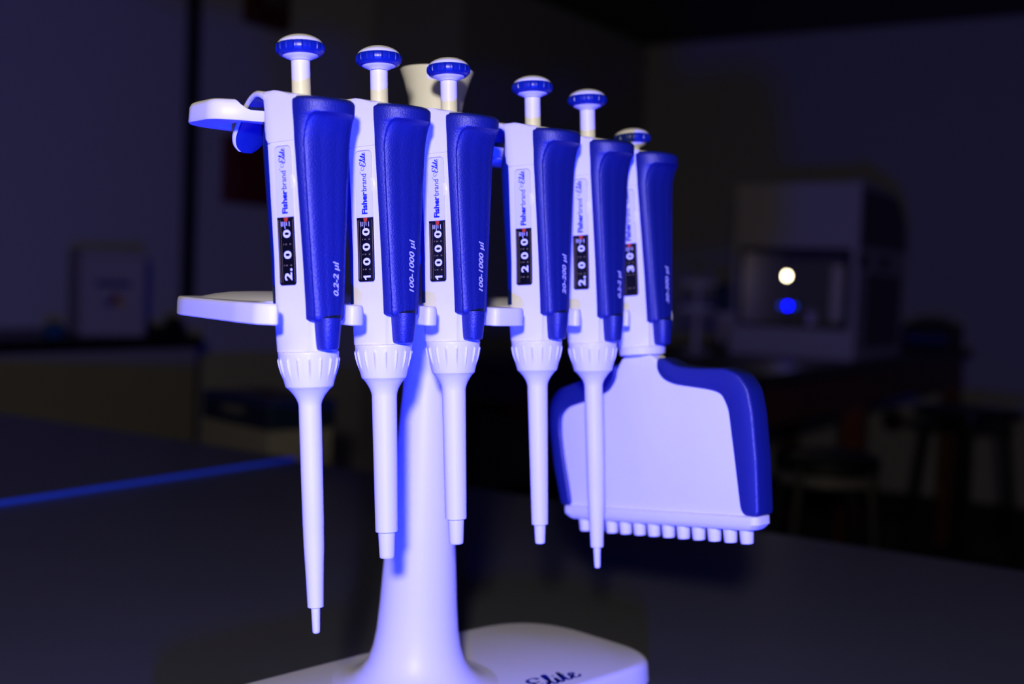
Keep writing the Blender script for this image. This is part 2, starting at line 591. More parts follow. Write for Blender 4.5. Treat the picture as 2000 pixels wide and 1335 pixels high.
    def plate(z0, z1, ra, rb, off, grow=0.0, nz=14):
        """rounded plate: ra radius at top corners, rb radius at bottom corners; follows the face"""
        b_ = bmesh.new(); top = []; bot = []
        z0 -= grow; z1 += grow
        outl = []
        def corner(cw, cz, r, a0, a1, n=6):
            for i in range(n + 1):
                a = R(a0 + (a1 - a0) * i / n); outl.append((cw + r * math.cos(a), cz + r * math.sin(a)))
        # w runs to the left; build in (w, z)
        for (zz, r, quad) in ((z1, ra, 'tr'), (z1, ra, 'tl'), (z0, rb, 'bl'), (z0, rb, 'br')):
            wR, wL = wr(zz) - grow, wl(zz) + grow
            r = max(r, 0.05)
            if quad == 'tr': corner(wR + r, zz - r, r, 180, 90)
            if quad == 'tl':
                corner(wL - r, zz - r, r, 90, 0)
                for i in range(1, nz): zi = z1 - r + (z0 - z1 + 2 * r) * i / nz; outl.append((wl(zi) + grow, zi))
            if quad == 'bl': corner(wL - r, zz + r, r, 0, -90)
            if quad == 'br':
                corner(wR + r, zz + r, r, -90, -180)
                for i in range(1, nz): zi = z0 + r + (z1 - z0 - 2 * r) * i / nz; outl.append((wr(zi) - grow, zi))
        lo = [face_pt(a, b, -0.6) for a, b in outl]
        mid = [face_pt(a, b, off - 0.12) for a, b in outl]
        cw = sum(a for a, b in outl) / len(outl); cz = (z0 + z1) / 2
        hi = [face_pt(a + (0.12 if a < cw else -0.12), b + (0.1 if b < cz else -0.1), off) for a, b in outl]
        add_rings(b_, [lo, mid, hi])
        return b_
    frame = finish('label_recess', plate(-2.6, 53.9, 2.4, 1.6, 0.10, grow=0.45), SATIN, t, angle=30)
    bm = plate(-2.6, 53.9, 2.2, 1.4, 0.16, grow=0.12)
    finish('recess_line', bm, GROOVE, frame, angle=30)
    lab = finish('name_label', plate(25.2, 53.7, 2.0, 0.05, 0.26), LABEL, t, angle=30)
    win = finish('display_window', plate(-2.4, 25.2, 0.05, 1.3, 0.26), BLACK, t, angle=30)
    wc = lambda z: (wr(z) + wl(z)) / 2
    # text mappers: x runs up the pipette, y (cap direction) runs towards the left edge (w larger)

    def fmap(z_at, w_at, off=0.34):
        return lambda x, y: face_pt(wc(z_at(x)) + w_at(y), z_at(x), off)
    nb = bmesh.new()
    for s_, z0, z1, bo in (('Fisher', 26.6, 36.2, 0.17), ('brand', 36.5, 43.9, 0.035)):
        b_ = text_bmesh(s_, 3.95, bold=bo)
        fit_x(b_, z0, z1)
        map_bm(b_, fmap(lambda x: x, lambda y: y - 1.2 if False else 1.25 - (y) if False else (y - 1.42)))
        join_bm(nb, b_)
    b_ = text_bmesh('\u00ae', 1.0); fit_x(b_, 44.2, 44.9); map_bm(b_, fmap(lambda x: x, lambda y: y + 1.3)); join_bm(nb, b_)
    b_ = elite_bmesh(); map_bm(b_, fmap(lambda x: 46.2 + x * 2.75, lambda y: (y * 3.1 - 1.2), 0.34)); join_bm(nb, b_)
    # make print thin-solid: flat ink on the label
    finish('brand_print', nb, INK, lab, smooth=False)
    # slider tab beside the label
    bm = bmesh.new()
    o1 = [(wr(38) + 0.1 - 1.5 * math.sin(R(a)), 39 - 3.0 * math.cos(R(a))) for a in range(0, 181, 15)]
    add_rings(bm, [[face_pt(a, b, -0.3) for a, b in o1], [face_pt(a, b, 0.25) for a, b in o1],
                   [face_pt(a + 0.35, 39 + (b - 39) * 0.85, 0.5) for a, b in o1]])
    finish('cover_tab', bm, SATIN, t, angle=30)
    # --- window contents
    zt, zb = 25.2, -2.4; H = zt - zb
    zw = lambda f: zt - f * H
    dg_ = bmesh.new()
    for ch, f in spec['digits']:
        b_ = text_bmesh(ch, 5.3, bold=0.17, align='CENTER')
        ys = [v.co.y for v in b_.verts]; xs = [v.co.x for v in b_.verts]
        cx_ = (min(xs) + max(xs)) / 2
        zc = zw(f); hgt = 4.0
        if ch == '1':
            b_.free(); b_ = bmesh.new()
            q = [(-.1, 0), (.75, 0), (.75, 4), (.05, 4), (-.35, 3.35), (-1.15, 2.95), (-1.15, 2.25), (-.1, 2.5)]
            b_.faces.new([b_.verts.new((x, y, 0)) for x, y in q])
        elif ch == '.':
            for v in b_.verts: v.co.x = (v.co.x - cx_) * 1.25; v.co.y = v.co.y * 1.25
        else:
            wdt = (max(xs) - min(xs)); tw = 2.2 if ch == '1' else 3.3
            for v in b_.verts: v.co.x = (v.co.x - cx_) / wdt * tw; v.co.y = (v.co.y - min(ys)) / (max(ys) - min(ys)) * hgt
        map_bm(b_, fmap(lambda x, zc=zc: zc + x, lambda y: -(4.0 - y) + 1.4 if False else 1.55 - (4.0 - y) - 0.0 - 0.0))
        join_bm(dg_, b_)
    # scale strokes under the pointer
    for k, (dw, ln) in enumerate(((3.0, 1.9), (2.2, 1.9), (1.2, 2.9), (0.2, 1.4), (-1.2, 2.0))):
        z1_ = zw(0.055) - (0.6 if k == 3 else 0.3)
        p = [(wc(20) + dw - 0.14, z1_), (wc(20) + dw + 0.14, z1_), (wc(20) + dw + 0.14, z1_ - ln), (wc(20) + dw - 0.14, z1_ - ln)]
        dg_.faces.new([dg_.verts.new(face_pt(a - 0.9, b, 0.34)) for a, b in p])
    finish('volume_digits', dg_, DIGIT, win, smooth=False)
    bm = bmesh.new()
    p = [(wc(24) - 1.55, zt - 0.1), (wc(24) + 0.75, zt - 0.1), (wc(24) + 0.5, zt - 1.6), (wc(24) - 0.35, zt - 2.3), (wc(24) - 1.2, zt - 1.6)]
    bm.faces.new([bm.verts.new(face_pt(a, b, 0.37)) for a, b in p])
    finish('pointer', bm, REDP, win, smooth=False)
    bm = bmesh.new()
    # gold strips painted as reflections in the clear cover; tiny scale marks between digits
    for dw, wd_ in ((-3.9, 0.10), (3.6, 0.10), (2.6, 0.07), (4.2, 0.12)):
        prev = None
        for i in range(9):
            z = zb + 1.0 + (H - 2.0) * i / 8
            c_ = wc(z) + dw
            q = (bm.verts.new(face_pt(c_ - wd_, z, 0.34)), bm.verts.new(face_pt(c_ + wd_, z, 0.34)))
            if prev: bm.faces.new((prev[0], prev[1], q[1], q[0]))
            prev = q
    for f in spec['marks']:
        for dw in (-2.0, -1.6, 0.2, 0.7, 1.8):
            z = zw(f)
            p = [(wc(z) + dw - .16, z - .28), (wc(z) + dw + .16, z - .28), (wc(z) + dw + .16, z + .28), (wc(z) + dw - .16, z + .28)]
            bm.faces.new([bm.verts.new(face_pt(a - 0.3, b, 0.34)) for a, b in p])
    finish('glint_and_scale', bm, GOLD, win, smooth=False)
    # --- plunger
    kz = spec.get('knob', 96.3)
    bm = bmesh.new(); add_lathe(bm, [(70, 3.9), (kz - 5.2, 3.9)], 40)
    finish('plunger_stem', bm, WHITE, t, angle=40)
    bm = bmesh.new()
    dz = kz - 96.3
    add_lathe(bm, [(z + dz, r) for z, r in ((91.4, 3.95), (91.8, 4.3), (92.1, 5.0), (92.8, 6.4), (93.3, 7.4), (94.0, 7.8), (94.6, 8.4), (98.0, 9.2), (98.25, 9.42), (99.0, 9.1), (99.8, 8.3),
                  (100.6, 7.0), (101.4, 5.2), (101.9, 3.0), (102.05, 0.5), (102.05, 0.02))], 64)
    but = finish('plunger_button', bm, SATIN, t, angle=40)
    bm = bmesh.new()

    def rib(th, z):
        u = (th / (2 * PI) * 18) % 1.0
        return 0.32 * max(0.0, 1 - abs(u - 0.5) / 0.10) if 94.9 + dz <= z <= 97.9 + dz else 0
    add_lathe(bm, [(z + dz, r) for z, r in ((93.35, 7.35), (93.3, 7.6), (93.5, 8.4), (94.1, 9.2), (94.9, 9.7), (95.8, 9.9), (96.9, 9.9), (97.8, 9.7), (98.2, 9.5), (98.25, 9.2))], 216, bumpf=rib)
    finish('button_ring', bm, BLUES, but, angle=25)
    # --- foot: fluted collar, shaft and cone, or the multichannel head
    if spec['kind'] != 'multi':
        bm = bmesh.new()

        def flute(th, z):
            u = (th / (2 * PI) * 16) % 1.0
            f = max(0.0, 1 - abs(u - 0.5) / 0.10)
            e = smooth01((-32.2 - z) / 1.2) * smooth01((z + 43.6) / 8.0)
            return 0.65 * f * e
        pr = [(-30.05, 12.4)]
        for i in range(24):
            s = i / 23; z = -30.4 - 14.4 * s
            pr.append((z, 12.7 - 2.5 * s ** 1.35 - 0.3 * s))
        pr += [(-45.1, 9.6), (-45.15, 9.0)]
        add_lathe(bm, pr, 192, bumpf=flute)
        finish('ejector_collar', bm, WHITE, t, angle=50)
        r1, r2, ze, rt, rt2, ztip = spec['shaft']
        bm = bmesh.new()
        pr = [(-44.6, 9.4), (-45.2, 9.4)]
        for i in range(1, 13):
            q = i / 12
            pr.append((-45.2 - 7.8 * q, r1 + (9.3 - r1) * (1 - q) ** 1.75))
        if spec['kind'] == 'fine':
            pr += [(-80, r1 - 0.15), (-103, r1 - 0.3), (-103.3, r1 - 0.36), (-112, r1 - 0.5), (-120, r1 - 0.85), (-130, r1 - 1.2), (ze, r2)]
        else:
            pr += [((-54 + ze) / 2, (r1 + r2) / 2), (ze + 0.3, r2), (ze, r2 - 0.3)]
        add_lathe(bm, pr, 56)
        shaft = finish('shaft', bm, WHITE, t, angle=35)
        bm = bmesh.new()
        add_lathe(bm, [(ze + 1, rt), (ztip + 1.2, rt2), (ztip + 0.3, rt2 - 0.1), (ztip, rt2 - 0.35)], 40)
        finish('tip_cone', bm, SATIN, t, angle=35)
    else:
        bm = bmesh.new()
        add_lathe(bm, [(-30.05, 12.3), (-30.3, 12.7), (-34.0, 12.3), (-34.6, 11.4)], 64)
        finish('swivel_ring', bm, WHITE, t, angle=35)
        # manifold: outline in local (x, z), thickness along y
        half = lambda x, z: 0
        body = [(-11, -34.4), (-12, -38), (-15.5, -44), (-24, -50.5), (-42, -55.5), (-54, -58), (-58, -66), (-59, -90), (-57.5, -113), (-57.5, -119.5),
                (71.5, -119.5), (71.5, -113), (70, -90), (67, -66), (63, -52), (50, -46), (22, -42.5), (15, -40), (12.5, -37), (12, -34.4)]
        bm = bmesh.new()
        def slab(bm_, outl, ys):
            rings_ = []
            cx0 = sum(p[0] for p in outl) / len(outl); cz0 = sum(p[1] for p in outl) / len(outl)
            for y, inset in ys:
                rg = []
                n_ = len(outl)
                for i in range(n_):
                    p = Vector(outl[i]); a = Vector(outl[i - 1]); b = Vector(outl[(i + 1) % n_])
                    d = (b - a).normalized(); nn = Vector((-d.y, d.x))
                    c = Vector((cx0, cz0)) - p
                    if nn.dot(c) < 0 and False: nn = -nn
                    q = p + nn * inset
                    rg.append((q.x * MM, y * MM, q.y * MM))
                rings_.append(rg)
            add_rings(bm_, rings_)
        def dense(outl, step=2.5):
            # Catmull-Rom closed refinement
            n_ = len(outl); res = []
            for i in range(n_):
                p0, p1, p2, p3 = outl[i - 1], outl[i], outl[(i + 1) % n_], outl[(i + 2) % n_]
                L2 = math.dist(p1, p2); k_ = max(1, int(L2 / step))
                for j in range(k_):
                    s = j / k_
                    # chord interpolation with softened corners
                    res.append((p1[0] + (p2[0] - p1[0]) * s, p1[1] + (p2[1] - p1[1]) * s))
            for _ in range(3):
                res = [((a[0] + 2 * b[0] + c[0]) / 4, (a[1] + 2 * b[1] + c[1]) / 4) for a, b, c in zip([res[-1]] + res[:-1], res, res[1:] + [res[0]])]
            return res
        bd = dense(body)
        slab(bm, bd, [(-9.3, 1.2), (-9.9, 0.5), (-10, 2.0)] if False else [(-5.5, 1.5), (-5.3, .8), (-4.6, 0.1), (4.6, 0.1), (5.3, .8), (5.5, 1.5)])
        man = finish('manifold', bm, WHITE, t, angle=40)
        # base strip
        bm = bmesh.new()
        rings_ = []
        for z, gx, gy in ((-117.5, 0.2, 0.2), (-118.2, 1.2, 1.1), (-122, 1.2, 1.1), (-124.2, -0.8, -0.2), (-125.0, -2.0, -1.0)):
            rg = []
            x0_, x1_, hy_ = -57.5 - gx, 71.5 + gx, 6.2 + gy
            for cx_, cy_, a0_ in ((x1_ - 4, hy_ - 4, 0), (x0_ + 4, hy_ - 4, 90), (x0_ + 4, -hy_ + 4, 180), (x1_ - 4, -hy_ + 4, 270)):
                for i in range(6):
                    a = R(a0_ + 18 * i); rg.append(((cx_ + 4 * math.cos(a)) * MM, (cy_ + 4 * math.sin(a)) * MM, z * MM))
            rings_.append(rg)
        add_rings(bm, rings_)
        finish('base_strip', bm, WHITE, man, angle=35)
        # twelve nozzles
        nz0 = None
        for i in range(12):
            x = -47.6 + 9.93 * i
            bm = bmesh.new()
            add_lathe(bm, [(-124.0, 3.7), (-127, 3.55), (-131.5, 3.3), (-132.2, 3.1), (-132.3, 2.4)], 32)
            o = finish('nozzle', bm, SATIN, t, angle=35)
            o.location = (x * MM, 0, 0)
        # blue bumpers, one on each shoulder
        bl = [(-13.0, -38.6), (-15.0, -37.8), (-22, -43.5), (-44, -47.5), (-58, -51), (-64.5, -58), (-66.5, -70), (-64.5, -95), (-60.0, -118), (-52.0, -118), (-52.5, -112), (-56, -90),
              (-57.5, -74), (-56.5, -66.5), (-51, -62), (-36, -58.5), (-20, -53.5), (-14.5, -47)]
        br = [(14.5, -35.8), (20, -37.2), (27, -41.0), (40, -42.6), (58, -43.3), (66, -46.5), (71.5, -54), (73.5, -66), (74.5, -90), (74.0, -118), (65.0, -118), (62.8, -115), (60.8, -90), (58.5, -64),
              (55, -56.5), (48.5, -54.5), (25, -51.0), (18, -48.2), (14.0, -43)]
        for outl in (bl, br[::-1]):
            bm = bmesh.new()
            slab(bm, dense(outl, 1.6), [(-7.2, 1.5), (-6.95, .85), (-6.3, 0.3), (-5.2, 0.0), (5.2, 0.0), (6.3, 0.3), (6.95, .85), (7.2, 1.5)])
            finish('bumper', bm, BLUE, man, angle=50)
    return t


def pip_matrix(s, du, dz, slope, lean):
    """pipette frame in the world"""
    ax = Vector((-slope, -lean, 1)).normalized()         # upward axis in rack coordinates
    x = Vector((1, 0, 0)); x = (x - ax * x.dot(ax)).normalized()
    y = ax.cross(x)
    M = Matrix((x, y, ax)).transposed().to_4x4()
    M.translation = Vector(((du + slope * 96.3) * MM, (s + lean * 96.3) * MM, (dz + BZ) * MM))
    return RACK @ M


D2 = [('0', .245), ('0', .555), ('2', .875), ('.', .775)]
PIPS = [
    dict(s=0, du=0.5, dz=-2.0, sl=.068, ln=.022, range='0.2-2 \u00b5l', rlen=14.2, kind='fine', shaft=(4.75, 3.35, -137.5, 1.95, 1.6, -148.6),
         digits=D2, marks=(.40, .71), label='nearest fine-tip pipette at the left end of the rack, dial reading 2.00'),
    dict(s=42.34, du=-0.8, dz=0.45, sl=.068, ln=.010, range='100-1000 \u00b5l', rlen=23.0, kind='wide', shaft=(5.6, 5.0, -113.3, 3.85, 3.4, -124.9),
         digits=[('0', .225), ('0', .46), ('0', .69), ('1', .935)], marks=(.34, .575, .81), label='thick-shafted 1000 microlitre pipette, second from left, beside the nearest one'),
    dict(s=83.04, du=-0.2, dz=1.7, sl=.068, ln=.010, range='100-1000 \u00b5l', rlen=23.0, kind='wide', shaft=(5.6, 5.0, -113.3, 3.85, 3.4, -124.9),
         digits=[('0', .225), ('0', .46), ('0', .69), ('1', .935)], marks=(.34, .575, .81), label='thick-shafted 1000 microlitre pipette hanging in front of the flared column top'),
    dict(s=138.89, du=-0.1, dz=1.6, sl=.068, ln=.012, range='20-200 \u00b5l', rlen=20.0, kind='mid', shaft=(5.0, 4.1, -122.3, 2.9, 2.5, -131.8),
         digits=[('0', .245), ('0', .485), ('2', .72)], marks=(.365, .60, .86), label='20-200 microlitre pipette, fourth from left, dial reading 200'),
    dict(s=178.6, du=1.2, dz=0.5, sl=.068, ln=.020, range='0.2-2 \u00b5l', rlen=14.2, kind='fine', shaft=(4.75, 3.35, -137.5, 1.95, 1.6, -148.6),
         digits=D2, marks=(.40, .71), label='fine-tip pipette hanging in front of the wide twelve-nozzle head'),
    dict(s=216.61, du=-0.7, dz=-2.2, sl=.116, ln=.005, range='30-300 \u00b5l', rlen=20.0, kind='multi', knob=83.5,
         digits=[('0', .245), ('3', .485)], marks=(.365, .60, .86), label='multichannel pipette with wide twelve-nozzle head at far end of rack'),
]
for p in PIPS:
    build_pipette('multichannel_pipette' if p['kind'] == 'multi' else 'pipette',
                  pip_matrix(p['s'], p['du'], p['dz'], p['sl'], p['ln']), p['label'], p)

# ------------------------------------------------------------------ the rack itself (coordinates: x=u, y=s, z above bench, mm)
rack = empty('pipette_stand', RACK @ Matrix.Translation((-0.038, 0.111, 0)), 'white plastic pipette stand with flared column, notched shelf and wide base', 'pipette stand')


def rack_part(name, bm, mt, **k):
    for v in bm.verts: v.co = v.co - Vector((-0.038, 0.111, 0))
    par = k.pop('par', rack)
    return finish(name, bm, mt, par, **k)


def rounded(pts, rad, n=8):
    """round the corners of a polygon; rad: list or number"""
    out = []; N_ = len(pts)
    for i in range(N_):
        p = Vector(pts[i]); a = Vector(pts[i - 1]); b = Vector(pts[(i + 1) % N_])
        r = rad[i] if isinstance(rad, (list, tuple)) else rad
        if r <= 0: out.append(tuple(p)); continue
        d1 = (a - p).normalized(); d2 = (b - p).normalized()
        r1 = min(r, (a - p).length * 0.49, (b - p).length * 0.49)
        for k in range(n + 1):
            t = k / n
            q = (p + d1 * r1) * (1 - t) ** 2 + p * 2 * t * (1 - t) + (p + d2 * r1) * t ** 2
            out.append((q.x, q.y))
    return out


# base
SB = 111
base = rounded([(19, SB - 138), (22, SB), (19, SB + 138), (-91, SB + 136), (-95, SB), (-91, SB - 136)], [34, 0, 34, 46, 0, 46], 10)
bm = bmesh.new()
cx0, cy0 = -36, SB
rings_ = []
for z, ins in ((0, 0.6), (0.6, 0), (9.8, 0.8), (11.6, 1.7), (12.6, 3.2), (13.0, 5.2)):
    rg = []
    for x, y in base:
        d = Vector((x - cx0, y - cy0)); hx, hy = 57, 139
        rg.append(((cx0 + d.x * (1 - ins / hx)) * MM, (cy0 + d.y * (1 - ins / hy)) * MM, z * MM))
    rings_.append(rg)
add_rings(bm, rings_)
base_o = rack_part('base', bm, WHITE, angle=30)
# lettering on the base
tb = bmesh.new()
TXY = lambda x, y: Vector(((9.5 - y) * MM - 0, (SB + 0 + x) * MM, 13.12 * MM))
b_ = text_bmesh('Fisher', 16, bold=0.35); fit_x(b_, -68, -20); map_bm(b_, lambda x, y: TXY(x, y)); join_bm(tb, b_)
b_ = text_bmesh('brand', 16, bold=0.08); fit_x(b_, -18, 24); map_bm(b_, lambda x, y: TXY(x, y)); join_bm(tb, b_)
b_ = text_bmesh('\u00ae', 4); fit_x(b_, 25, 28); map_bm(b_, lambda x, y: TXY(x, y + 9)); join_bm(tb, b_)
b_ = elite_bmesh(); map_bm(b_, lambda x, y: TXY(35 + x * 16, y * 13)); join_bm(tb, b_)
for v in tb.verts: v.co.y = v.co.y
rack_part('base_print', tb, INK, smooth=False, par=base_o)
# column: foot flare, taper, neck, flared open cup on top
bm = bmesh.new()
CZ = 221
prof = [(12.8, 45), (13.6, 38), (15.5, 33), (19, 28.6), (24, 25.2), (31, 22.8), (40, 21.2), (54, 20.0), (66, 19.3), (80, 18.4), (95, 17.2), (115, 15.6), (140, 13.6),
        (164, 11.8), (185, 10.9), (205, 10.4), (240, 10.2), (270, 10.6), (292, 11.6), (304, 12.9), (314, 14.6), (321, 16.6), (325.5, 18.3), (326.6, 18.7),
        (327.0, 18.3), (326.0, 17.4), (320, 14.6), (310, 11.8), (300, 9), (298, 0.5)]
add_lathe(bm, prof, 72, cx=-41, cy=111)
rack_part('column', bm, WHITE, angle=60)
# notched lower shelf
sl = [p['s'] for p in PIPS]
outl = [(23.6, -20.6)]
for i, s in enumerate(sl):
    if i > 0: outl.append((23.4, s - 21))
    outl += [(9, s - 17), (-2, s - 14.6), (-10, s - 10.5), (-14.5, s - 3), (-14.5, s + 5), (-10, s + 14.5), (0, s + 16.5)]
    if i < 5: outl += [(14, s + 15.0), (23.4, s + 13.0)]
    else: outl += [(23, s + 16), (10, s + 24), (-20, s + 27), (-70, s + 22)]
outl += [(-90, sl[-1] + 6), (-97, 111), (-92, 10), (-82, -9), (-68, -15), (-40, -20), (-1.6, -26.5), (16, -27.5)]
rad = [4.0] + [0] * 0
RD = []
for q in outl:
    if abs(q[0] - 23.4) < 0.01: RD.append(6)
    elif q == (23.6, -20.6): RD.append(5)
    elif q[0] < -60: RD.append(14)
    else: RD.append(4)
op = rounded(outl, RD, 5)
bm = bmesh.new()
n_ = len(op)
# orientation for insets
area = sum(op[i][0] * op[(i + 1) % n_][1] - op[(i + 1) % n_][0] * op[i][1] for i in range(n_)) / 2
sg = 1 if area > 0 else -1
rings_ = []
for z, ins in ((-20.4, 0.4), (-19.9, 0.0), (-14.6, 0.05), (-13.2, 0.2), (-12.5, 0.45), (-12.0, 0.9)):
    rg = []
    for i in range(n_):
        p = Vector(op[i]); a = Vector(op[i - 1]); b = Vector(op[(i + 1) % n_])
        d = (b - a)
        d = d.normalized() if d.length > 1e-6 else Vector((1, 0))
        nn = Vector((-d.y, d.x)) * sg
        q = p + nn * ins
        rg.append((q.x * MM, q.y * MM, (z + BZ) * MM))
    rings_.append(rg)
add_rings(bm, rings_)
crown = []          # the top is gently crowned towards the middle
for z, i_ in ((-12.4, 0), (-11.4, 3), (-10.2, 8), (-9.2, 15), (-8.7, 24), (-8.5, 30)):
    crown.append([Vector((x * MM, y * MM, (z + BZ) * MM)) for x, y in rounded([(-17 - i_ * .9, -9 + i_), (-17 - i_ * .9, 238 - i_), (-76 + i_ * .4, 232 - i_), (-91 + i_ * .8, 111), (-86 + i_ * .6, 4 + i_), (-60, -10 + i_)], 12, 6)])
add_rings(bm, crown)
rack_part('shelf', bm, WHITE, angle=30)
# upper rail: slab with an opening behind its front lip for every finger hook
e0, e1 = -26, 216 + 26
rail_pl = rounded([(-14, 10), (-17, 60), (-19, 111), (-17, 165), (-16, e1 - 8), (-22, e1), (-50, e1), (-58, e1 - 12), (-58, 111), (-58, -14), (-50, e0 + 2), (-26, e0), (-19.5, e0 + 8), (-13.2, -2)],
                  [10, 10, 10, 10, 6, 8, 8, 10, 10, 10, 9, 7, 8, 6], 6)
bm = bmesh.new()
rings_ = []; n_ = len(rail_pl)
area = sum(rail_pl[i][0] * rail_pl[(i + 1) % n_][1] - rail_pl[(i + 1) % n_][0] * rail_pl[i][1] for i in range(n_)) / 2
sg = 1 if area > 0 else -1
for z, ins in ((64.0, 0.3), (64.5, 0.0), (70.5, 0.3), (72.0, 1.0), (72.8, 2.2)):
    rg = []
    for i in range(n_):
        p = Vector(rail_pl[i]); a = Vector(rail_pl[i - 1]); b = Vector(rail_pl[(i + 1) % n_])
        d = (b - a); d = d.normalized() if d.length > 1e-6 else Vector((1, 0))
        q = p + Vector((-d.y, d.x)) * sg * ins
        rg.append((q.x * MM, q.y * MM, (z + BZ) * MM))
    rings_.append(rg)
add_rings(bm, rings_)
rail = rack_part('rail', bm, WHITE, angle=35)
cuts = []
for which in ('hole', 'notch'):
    cut = bmesh.new()
    for s in sl:
        if which == 'hole':
            xh = -20 if s == sl[-1] else -22.5
            c_ = rounded([(-51.5, s - 12), (xh, s - 12.5), (xh, s + 16), (-51.5, s + 14.5)], 4, 6)
            add_prism(cut, c_, 50 + BZ, 90 + BZ)
        else:
            lv = []
            for z_, gw in ((68.6, 12.0), (69.2, 14.0), (70.6, 16.0), (73.2, 18.0), (76, 20)):
                c_ = rounded([(-36, s + 1 - gw + 2), (-3, s + 1 - gw - 3), (-3, s + 1 + gw + 3), (-36, s + 1 + gw - 2)], 4, 6)
                lv.append([Vector((x * MM, y * MM, (z_ + BZ) * MM)) for x, y in c_])
            add_rings(cut, lv)
    for v in cut.verts: v.co = v.co - Vector((-0.038, 0.111, 0))
    bmesh.ops.recalc_face_normals(cut, faces=cut.faces)
    cme = bpy.data.meshes.new('cut'); cut.to_mesh(cme); cut.free()
    cob = bpy.data.objects.new('cut', cme); link(cob); cob.parent = rack
    bo = rail.modifiers.new('b', 'BOOLEAN'); bo.operation = 'DIFFERENCE'; bo.object = cob; bo.solver = 'EXACT'; bo.use_self = which == 'notch'
    cuts.append((cob, cme))
bpy.context.view_layer.update()
dg = bpy.context.evaluated_depsgraph_get()
nme = bpy.data.meshes.new_from_object(rail.evaluated_get(dg))
rail.modifiers.clear(); rail.data = nme; nme.name = 'rail'
for cob, cme in cuts:
    bpy.data.objects.remove(cob); bpy.data.meshes.remove(cme)

# ------------------------------------------------------------------ benches
B1 = bench('lab_bench', -1600, FE, SE, 900, -221, 'glossy black lab bench that carries the pipette stand', '')
B2 = bench("lab_bench", -1600, FE + 2, SE - 1500, SE - 1.5, -218, 'black lab bench beyond the lit joint line at left', '')


rbox('joint_glint', -1590, FE + 1, SE - 1.4, SE - 0.1, -253, -217.5, mat('painted_blue_glint', (0.03, 0.10, 0.42), 0.4), B2)  # blue light on the joint edge is put into this strip's colour


def finish_world(name, bm, mt, par, **k):
    o = finish(name, bm, mt, None, **k)
    if par:
        o.parent = par; o.matrix_parent_inverse = par.matrix_world.inverted()
    return o


def rot_box(bm, cx, cy, z0, z1, lx, ly, ang):
    """world-aligned box about (cx,cy) camera-relative mm rotated by ang degrees"""
    M = Matrix.Translation((cx * MM, cy * MM, CAM_Z)) @ Matrix.Rotation(R(ang), 4, 'Z')
    add_box(bm, -lx / 2 * MM, lx / 2 * MM, -ly / 2 * MM, ly / 2 * MM, z0 * MM, z1 * MM, M)
    return M


# left counter with cabinet units
t = room_empty('counter_cabinet', 2400, -3340, FLOOR, 'beige base cabinet run below the black counter at left wall', 'cabinet')
rbox('carcass', 900, 2810, -3638, -3075, FLOOR, -262, CABM, t)
for i in range(4):
    a0 = 905 + i * 476
    d = rbox('cabinet_door', a0 + 1, a0 + 474, -3075, -3057, FLOOR + 100, -262, CABM, t, bevel=0.001)
t = rbox('worktop', 880, 2831, -3638, -3045, -261, -221, COUNT, bevel=0.003)
tag(t, 'black counter top along the left wall under the white box', 'counter')

# white carton on the counter
t = empty('white_box', Matrix.Translation(cam_pt(-1320, 3860, -221)), 'tall white carton with coloured diamond mark standing on left counter', 'box')
M = Matrix.Translation(cam_pt(-1330, 3880, -221)) @ Matrix.Rotation(R(31), 4, 'Z')


def mbox(name, M, x0, x1, y0, y1, z0, z1, mt, par, bevel=0.0):
    bm = bmesh.new(); add_box(bm, x0 * MM, x1 * MM, y0 * MM, y1 * MM, z0 * MM, z1 * MM, M)
    return finish_world(name, bm, mt, par, smooth=bevel > 0, bevel=bevel)


mbox('carton_body', M, -105, 100, -90, 120, 0.5, 262, CARD, t, bevel=0.006)
mbox('lid_flap', M, -101, 96, -86, 116, 262, 280, CARD, t, bevel=0.006)
mbox('title_print', M, -56, 52, -91.0, -90.2, 160, 178, NAVYPR, t)
bm = bmesh.new()
for k, (dx, dz) in enumerate(((0, 18), (18, 0), (0, -18), (-18, 0))):
    vs = [bm.verts.new(M @ Vector(((4 + dx + ex) * MM, -90.6 * MM, (106 + dz + ez) * MM))) for ex, ez in ((0, -17), (17, 0), (0, 17), (-17, 0))]
    f = bm.faces.new(vs); f.material_index = k
finish_world('diamond_mark', bm, [REDPR, YEL, CARD, NAVYPR], t, smooth=False)
# small teal tub
bm = bmesh.new()
add_lathe(bm, [(0.5, 24), (3, 27), (26, 30), (30, 31), (34, 30), (44, 20), (48, 8), (48.5, .02)], 32, mx=Matrix.Translation(cam_pt(-1395, 3600, -221)))
tag(finish_world('small_tub', bm, TEAL, None), 'small teal tub with domed lid left of the white carton', 'tub')
# black power strip
t = empty('power_strip', Matrix.Translation(at_room(2770, -3150, -221)), 'low black power strip right of the white carton on counter', 'power strip')
rbox('strip_body', 2700, 2815, -3180, -3120, -220.5, -190, BLACKP, t, bevel=0.004)
rbox('plug', 2770, 2812, -3175, -3130, -190, -160, BLACKP, t, bevel=0.004)

# fire alarm and red box on the wall
t = room_empty('fire_alarm', 3655, -3640, 1000, 'dark red fire alarm strobe high on wall above the nearest knob', 'fire alarm')
rbox('alarm_housing', 3540, 3770, -3638, -3575, 1030, 1260, DKRED, t, bevel=0.012)
rbox('strobe_lens', 3600, 3710, -3575, -3545, 1110, 1200, GREYP, t, bevel=0.01)
t = room_empty('red_wall_box', 3585, -3640, 283, 'red wall-mounted box behind the nearest pipette', 'wall box')
rbox('box_body', 3452, 3718, -3638, -3560, 283, 560, REDS, t, bevel=0.008)
rbox('box_door', 3466, 3704, -3560, -3552, 296, 546, REDS, t, bevel=0.003)

